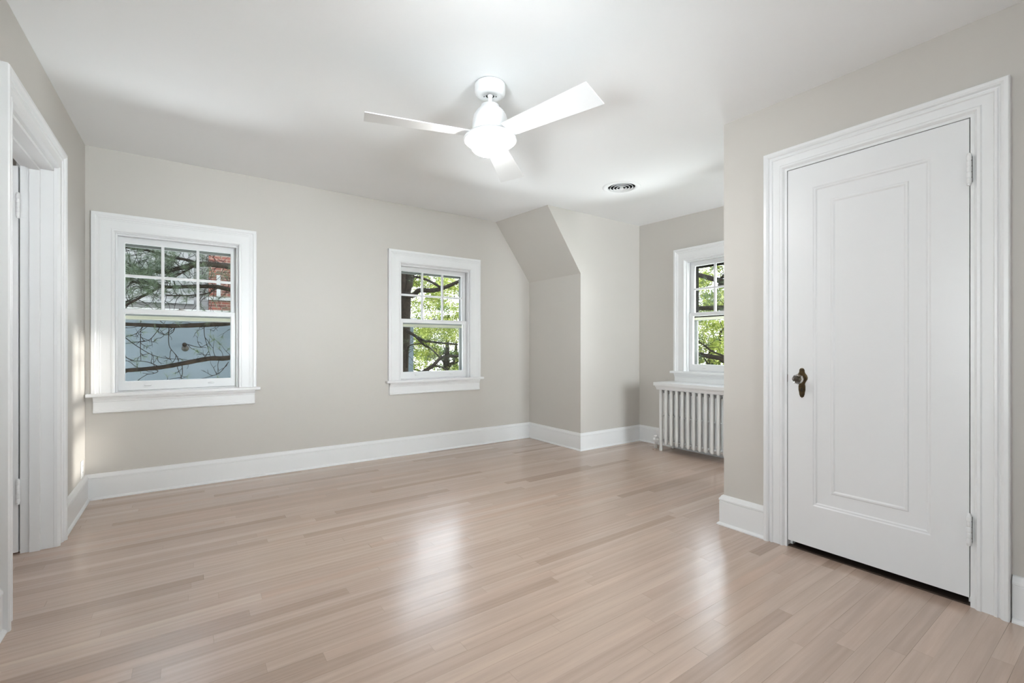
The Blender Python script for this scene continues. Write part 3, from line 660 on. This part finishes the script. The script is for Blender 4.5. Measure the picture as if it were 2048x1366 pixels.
for q in ([(320, 654), (310, 668), (298, 680), (280, 684), (250, 687)], [(350, 654), (345, 665), (332, 670), (318, 667)], [(408, 652), (409, 670), (414, 690), (421, 713)], [(338, 655), (338, 690), (350, 708), (358, 722)], [(250, 675), (275, 693), (305, 710), (335, 717), (375, 719)], [(364, 730), (365, 745), (362, 755), (355, 762)], [(457, 724), (440, 745), (420, 753), (400, 758)], [(281, 668), (281, 700), (282, 722)], [(372, 688), (395, 694), (412, 695)], [(300, 738), (315, 741), (313, 745), (300, 748), (285, 746)], [(315, 732), (295, 724), (275, 722), (250, 722)]):
    pth = smooth_path([onY(u, v, 6.08+.02*i) for i, (u, v) in enumerate(q)], 4); twig.tube(pth, [.0040-.002*i/len(pth) for i in range(len(pth))], 5); pine_twigs(twig, ndl, pth, rg, 3, .16, .35, .6)
for i, p in enumerate(g1):
    hi_ = i in (0, 1, 3)
    pine_twigs(twig, ndl, p, rg, [46, 26, 10, 46, 18, 14, 18, 18][i], .42 if i < 6 else .26, .75 if i < 6 else .35, 1.0, up=.25 if i < 6 else 0)
for i, p in enumerate(limbs): pine_twigs(twig, ndl, p, rg, [14, 10, 16, 10, 16, 6, 12][i], .42, .30, .9)
# denser needle sprays at upper left of window 1
for i in range(72):
    p = onY(rg.uniform(246, 330), rg.uniform(492, 560), rg.uniform(5.9, 6.7)); a = wander(p, (rg.gauss(0, 1), rg.gauss(0, .5), rg.gauss(0, .5)), .16, 4, .2, 0, rg); twig.tube(a, .0022, 4)
    for q in a[1:]: tuft(ndl, q, a[-1]-a[0], rg, 14, .11)
for i in range(40):
    p = onY(rg.uniform(246, 420), rg.uniform(560, 600), rg.uniform(5.9, 6.7)); a = wander(p, (rg.gauss(0, 1), rg.gauss(0, .5), rg.gauss(0, .5)), .14, 4, .2, 0, rg); twig.tube(a, .002, 4)
    for q in a[1:]: tuft(ndl, q, a[-1]-a[0], rg, 9, .10)
finish('trunk', wood, M['bark'], pine); finish('twigs', twig, M['twig'], pine, 'stuff'); finish('needles', ndl, M['leafpine'], pine, 'stuff')

# second pine outside the right window
pine2 = empty('pine_tree', (7.1, 1.4, -3.2)); tag(pine2, 'pine tree with thick dark limbs crossing behind the right window', 'tree')
wood, twig, ndl = MB(), MB(), MB(); limbs = []
PX = 6.6
wood.tube([(7.1, 1.4, -3.2), (7.1, 1.4, 0), (7.05, 1.45, 2.5), (7.1, 1.5, 5)], [.2, .17, .14, .1], 14)
L_([Vector((7.05, 1.45, 2.3)), onX(1470, 566, 6.8), onX(1448, 563, PX), onX(1423, 557, PX), onX(1397, 550, PX), onX(1370, 545, PX)], .05, .032)
L_([Vector((7.05, 1.45, 1.6)), onX(1475, 618, 6.8), onX(1448, 616, PX), onX(1420, 616, PX), onX(1397, 616, PX), onX(1370, 610, PX)], .045, .033)
L_([Vector((7.08, 1.4, .4)), onX(1475, 728, 6.8), onX(1448, 718, PX), onX(1422, 713, PX), onX(1397, 708, PX), onX(1370, 700, PX)], .045, .028)
L_([onX(1450, 713, PX), onX(1425, 703, PX), onX(1410, 692, PX), onX(1397, 683, PX)], .014, .010)
L_([onX(1436, 562, PX), onX(1442, 555, PX), onX(1452, 554, PX)], .016, .012)
for q in ([(1450, 553), (1440, 545), (1432, 538)], [(1397, 700), (1418, 696), (1436, 694)], [(1438, 638), (1443, 650), (1449, 664)], [(1432, 611), (1437, 600), (1448, 608)]):
    twig.tube(smooth_path([onX(u, v, PX-.1) for u, v in q], 4), .0045, 5)
for p in limbs: pine_twigs(twig, ndl, p, rg, 20, .38, .45, .9)
for i in range(34):
    p = onX(rg.uniform(1396, 1450), rg.uniform(575, 625), rg.uniform(6.3, 7)); a = wander(p, (rg.gauss(0, .5), rg.gauss(0, 1), rg.gauss(0, .5)), .16, 4, .2, 0, rg)
    for q in a[1:]: tuft(ndl, q, a[-1]-a[0], rg, 9, .10)
finish('trunk', wood, M['bark'], pine2); finish('twigs', twig, M['twig'], pine2, 'stuff'); finish('needles', ndl, M['leafpine'], pine2, 'stuff')

# leafy trees further away
def leafy(name, loc, rad3, n, m, seed, size, label, nb=10):
    rr = random.Random(seed); r = empty(name, loc); tag(r, label, 'tree', group=None)
    tk = MB(); H = rad3[2]
    tk.tube([(0, 0, 0), (.1, 0, loc[2]*-0+1.5), (0, .1, 3.5), (0, 0, 4.5)], [.2, .16, .12, .05], 10)
    for i in range(nb):
        a = rr.uniform(0, 2*PI); tk.tube(wander((0, 0, rr.uniform(1.5, 4)), (math.cos(a), math.sin(a), rr.uniform(0, .8)), rr.uniform(1.2, 2.4), 7, .2, 0, rr), [.06-.007*k for k in range(8)], 6)
    obj('trunk', tk, M['bark'], r)
    f_ = MB(); C0 = Vector((0, 0, 4.2)); clumps = []
    for i in range(170):
        while True:
            q = Vector((rr.uniform(-1, 1), rr.uniform(-1, 1), rr.uniform(-1, 1)))
            if q.length < 1: break
        clumps.append((C0+Vector((q.x*rad3[0], q.y*rad3[1], q.z*rad3[2])), rr.uniform(.18, .5)))
    for i in range(n):
        c, cr_ = rr.choice(clumps); q = Vector((rr.gauss(0, 1), rr.gauss(0, 1), rr.gauss(0, .55))).normalized()*cr_*rr.random()**.4
        p = c+q; s = size*rr.uniform(.6, 1.3)
        a = Vector((rr.gauss(0, 1), rr.gauss(0, 1), rr.gauss(0, .5))).normalized(); b_ = a.cross(Vector((rr.gauss(0, .6), rr.gauss(0, .6), 1))).normalized()
        f_.v += [tuple(p-a*s), tuple(p+b_*s*.5), tuple(p+a*s), tuple(p-b_*s*.5)]; k = len(f_.v)-4; f_.f.append((k, k+1, k+2, k+3)); f_.sm.append(False)
    me = bpy.data.meshes.new('foliage'); me.from_pydata(f_.v, [], f_.f); obj('foliage', me, m, r)
    return r
GZ = -3.2
c = onY(862, 650, 12.5); leafy('leafy_tree', (c.x+.55, c.y, GZ), (2.2, 1.6, 2.9), 62000, M['leafyellow'], 1, .033, 'bright yellow-green leafy tree filling the middle window behind the pine limbs')
c = onY(900, 590, 17.5); leafy('leafy_tree', (c.x+.3, c.y, GZ), (3.2, 1.6, 3.8), 34000, M['leafgreen'], 2, .055, 'darker green leafy tree standing behind the yellow-green tree, middle window')
c = onX(1425, 640, 12.0); leafy('leafy_tree', (c.x, c.y, GZ), (1.6, 2.4, 2.9), 56000, M['leafyellow'], 3, .033, 'bright yellow-green leafy tree filling the right window behind dark limbs')
c = onX(1440, 600, 18.0); leafy('leafy_tree', (c.x, c.y, GZ), (1.6, 3.4, 3.8), 30000, M['leafgreen'], 4, .055, 'darker green leafy tree at the back of the right window view')

# neighbouring house seen through the left window
def brick_mat():
    m = mat('red_brick', (.35, .1, .06), .85); L = m.node_tree.links; b_ = m.node_tree.nodes['Principled BSDF']
    tc = nd(m, 'ShaderNodeTexCoord'); sp = nd(m, 'ShaderNodeSeparateXYZ'); L.new(tc.outputs['Object'], sp.inputs[0])
    cb = nd(m, 'ShaderNodeCombineXYZ'); L.new(mth(m, 'ADD', sp.outputs[0], sp.outputs[1]), cb.inputs[0]); L.new(sp.outputs[2], cb.inputs[1])
    br = nd(m, 'ShaderNodeTexBrick'); L.new(cb.outputs[0], br.inputs[0]); br.inputs['Scale'].default_value = 1; br.inputs['Brick Width'].default_value = .21; br.inputs['Row Height'].default_value = .068; br.inputs['Mortar Size'].default_value = .006
    br.inputs['Color1'].default_value = (.135, .034, .020, 1); br.inputs['Color2'].default_value = (.07, .024, .015, 1); br.inputs['Mortar'].default_value = (.17, .135, .11, 1)
    L.new(br.outputs[0], b_.inputs['Base Color']); return m
M['brick'] = brick_mat()
def siding_mat():
    m = mat('pale_siding', (.7, .68, .65), .6); L = m.node_tree.links; b_ = m.node_tree.nodes['Principled BSDF']
    tc = nd(m, 'ShaderNodeTexCoord'); sp = nd(m, 'ShaderNodeSeparateXYZ'); L.new(tc.outputs['Object'], sp.inputs[0])
    fr = mth(m, 'FRACT', mth(m, 'DIVIDE', sp.outputs[2], .2)); k = mth(m, 'GREATER_THAN', fr, .06)
    mx = nd(m, 'ShaderNodeMix', data_type='RGBA'); L.new(k, mx.inputs[0]); mx.inputs[6].default_value = (.12, .115, .11, 1); mx.inputs[7].default_value = (.20, .197, .19, 1); L.new(mx.outputs[2], b_.inputs['Base Color'])
    bp = nd(m, 'ShaderNodeBump'); bp.inputs['Distance'].default_value = .02; L.new(fr, bp.inputs['Height']); L.new(bp.outputs[0], b_.inputs['Normal'])
    return m
M['siding'] = siding_mat()
M['stucco'] = noisy(mat('blue_grey_stucco', (.3, .35, .4), .9), (.053, .068, .076), (.071, .087, .098), 2.2, .4, 60)
M['exttrim'] = mat('exterior_trim', (.22, .22, .21), .7)
hs = empty('neighbour_house', (-1, 9.0, -3.2)); tag(hs, 'neighbouring house with blue-grey stucco, pale siding and red brick chimney, seen through left window', 'house')
hx, hy, hz0 = hs.location
def hbox(name, x0, x1, y0, y1, z0, z1, m, parent=hs, bev=0):
    mb = MB(); mb.box(x0-hx, x1-hx, y0-hy, y1-hy, z0-hz0, z1-hz0); return obj(name, mb, m, parent, bevel=bev)
XE = onY(827, 700, 9.0).x
hbox('stucco_wall', -6, XE, 9.0, 9.5, GZ, 1.60, M['stucco'])
hbox('roof_edge', -6, XE+.05, 8.93, 9.6, 1.60, 1.68, M['exttrim'])
hbox('siding_wall', -6, onY(490, 600, 13.6).x, 13.6, 13.9, 1.30, 7, M['siding'])
hbox('low_roof', -6, onY(490, 600, 13.6).x, 9.6, 13.6, 1.30, 1.60, M['exttrim'])
hbox('gutter', -6, onY(388, 600, 13.5).x, 13.42, 13.6, 2.11, 2.20, M['exttrim'])
cx0, cx1 = onY(418, 600, 13.1).x, onY(474, 600, 13.1).x
ch = hbox('chimney', cx0, cx1, 13.1, 13.6, 1.60, 7.4, M['brick'])
hbox('chimney_ledge', cx0-.05, cx1+.05, 13.04, 13.12, 2.20, 2.28, M['exttrim'])
hbox('downspout', cx0+.15, cx0+.23, 13.02, 13.10, 2.28, 2.80, M['exttrim'])
for u0, u1 in ((268, 318), (335, 388)):
    wx0, wx1 = onY(u0, 570, 13.6).x, onY(u1, 570, 13.6).x
    wf = hbox('house_window', wx0, wx1, 13.55, 13.6, 2.31, 3.16, M['exttrim'])
    for a0, a1 in ((wx0+.09, (wx0+wx1)/2-.04), ((wx0+wx1)/2+.04, wx1-.09)): hbox('house_pane', a0, a1, 13.54, 13.57, 2.40, 3.07, M['storm'], wf)
p = onY(369, 689, 9.0)
vv = MB(); vv.lathe([(.030, 0), (.030, .015), (.019, .02), (.018, .05), (.008, .055)], 16, (p.x-hx, p.y-hy, p.z-hz0), (0, -1, -.3)); vo = obj('wall_pipe', vv, M['bark'], hs)
st = MB(); st.lathe([(.001, 0), (.05, .001)], 14, (p.x-hx+.01, p.y-hy-.002, p.z-hz0-.06), (0, -1, 0)); st.v = [(x, y, z) for x, y, z in st.v]
obj('rust_stain', st, noisy(mat('rust_stain', (.3, .25, .2), .9), (.062, .064, .060), (.038, .026, .016), 14), hs)
# ground
b = MB(); b.box(-30, 40, 4.8, 50, -3.4, -3.2); b.box(4.8, 40, -20, 4.8, -3.4, -3.2)
tag(obj('ground', b, noisy(mat('lawn', (.1, .2, .05), .9), (.06, .12, .03), (.16, .26, .08), 3)), kind='structure')
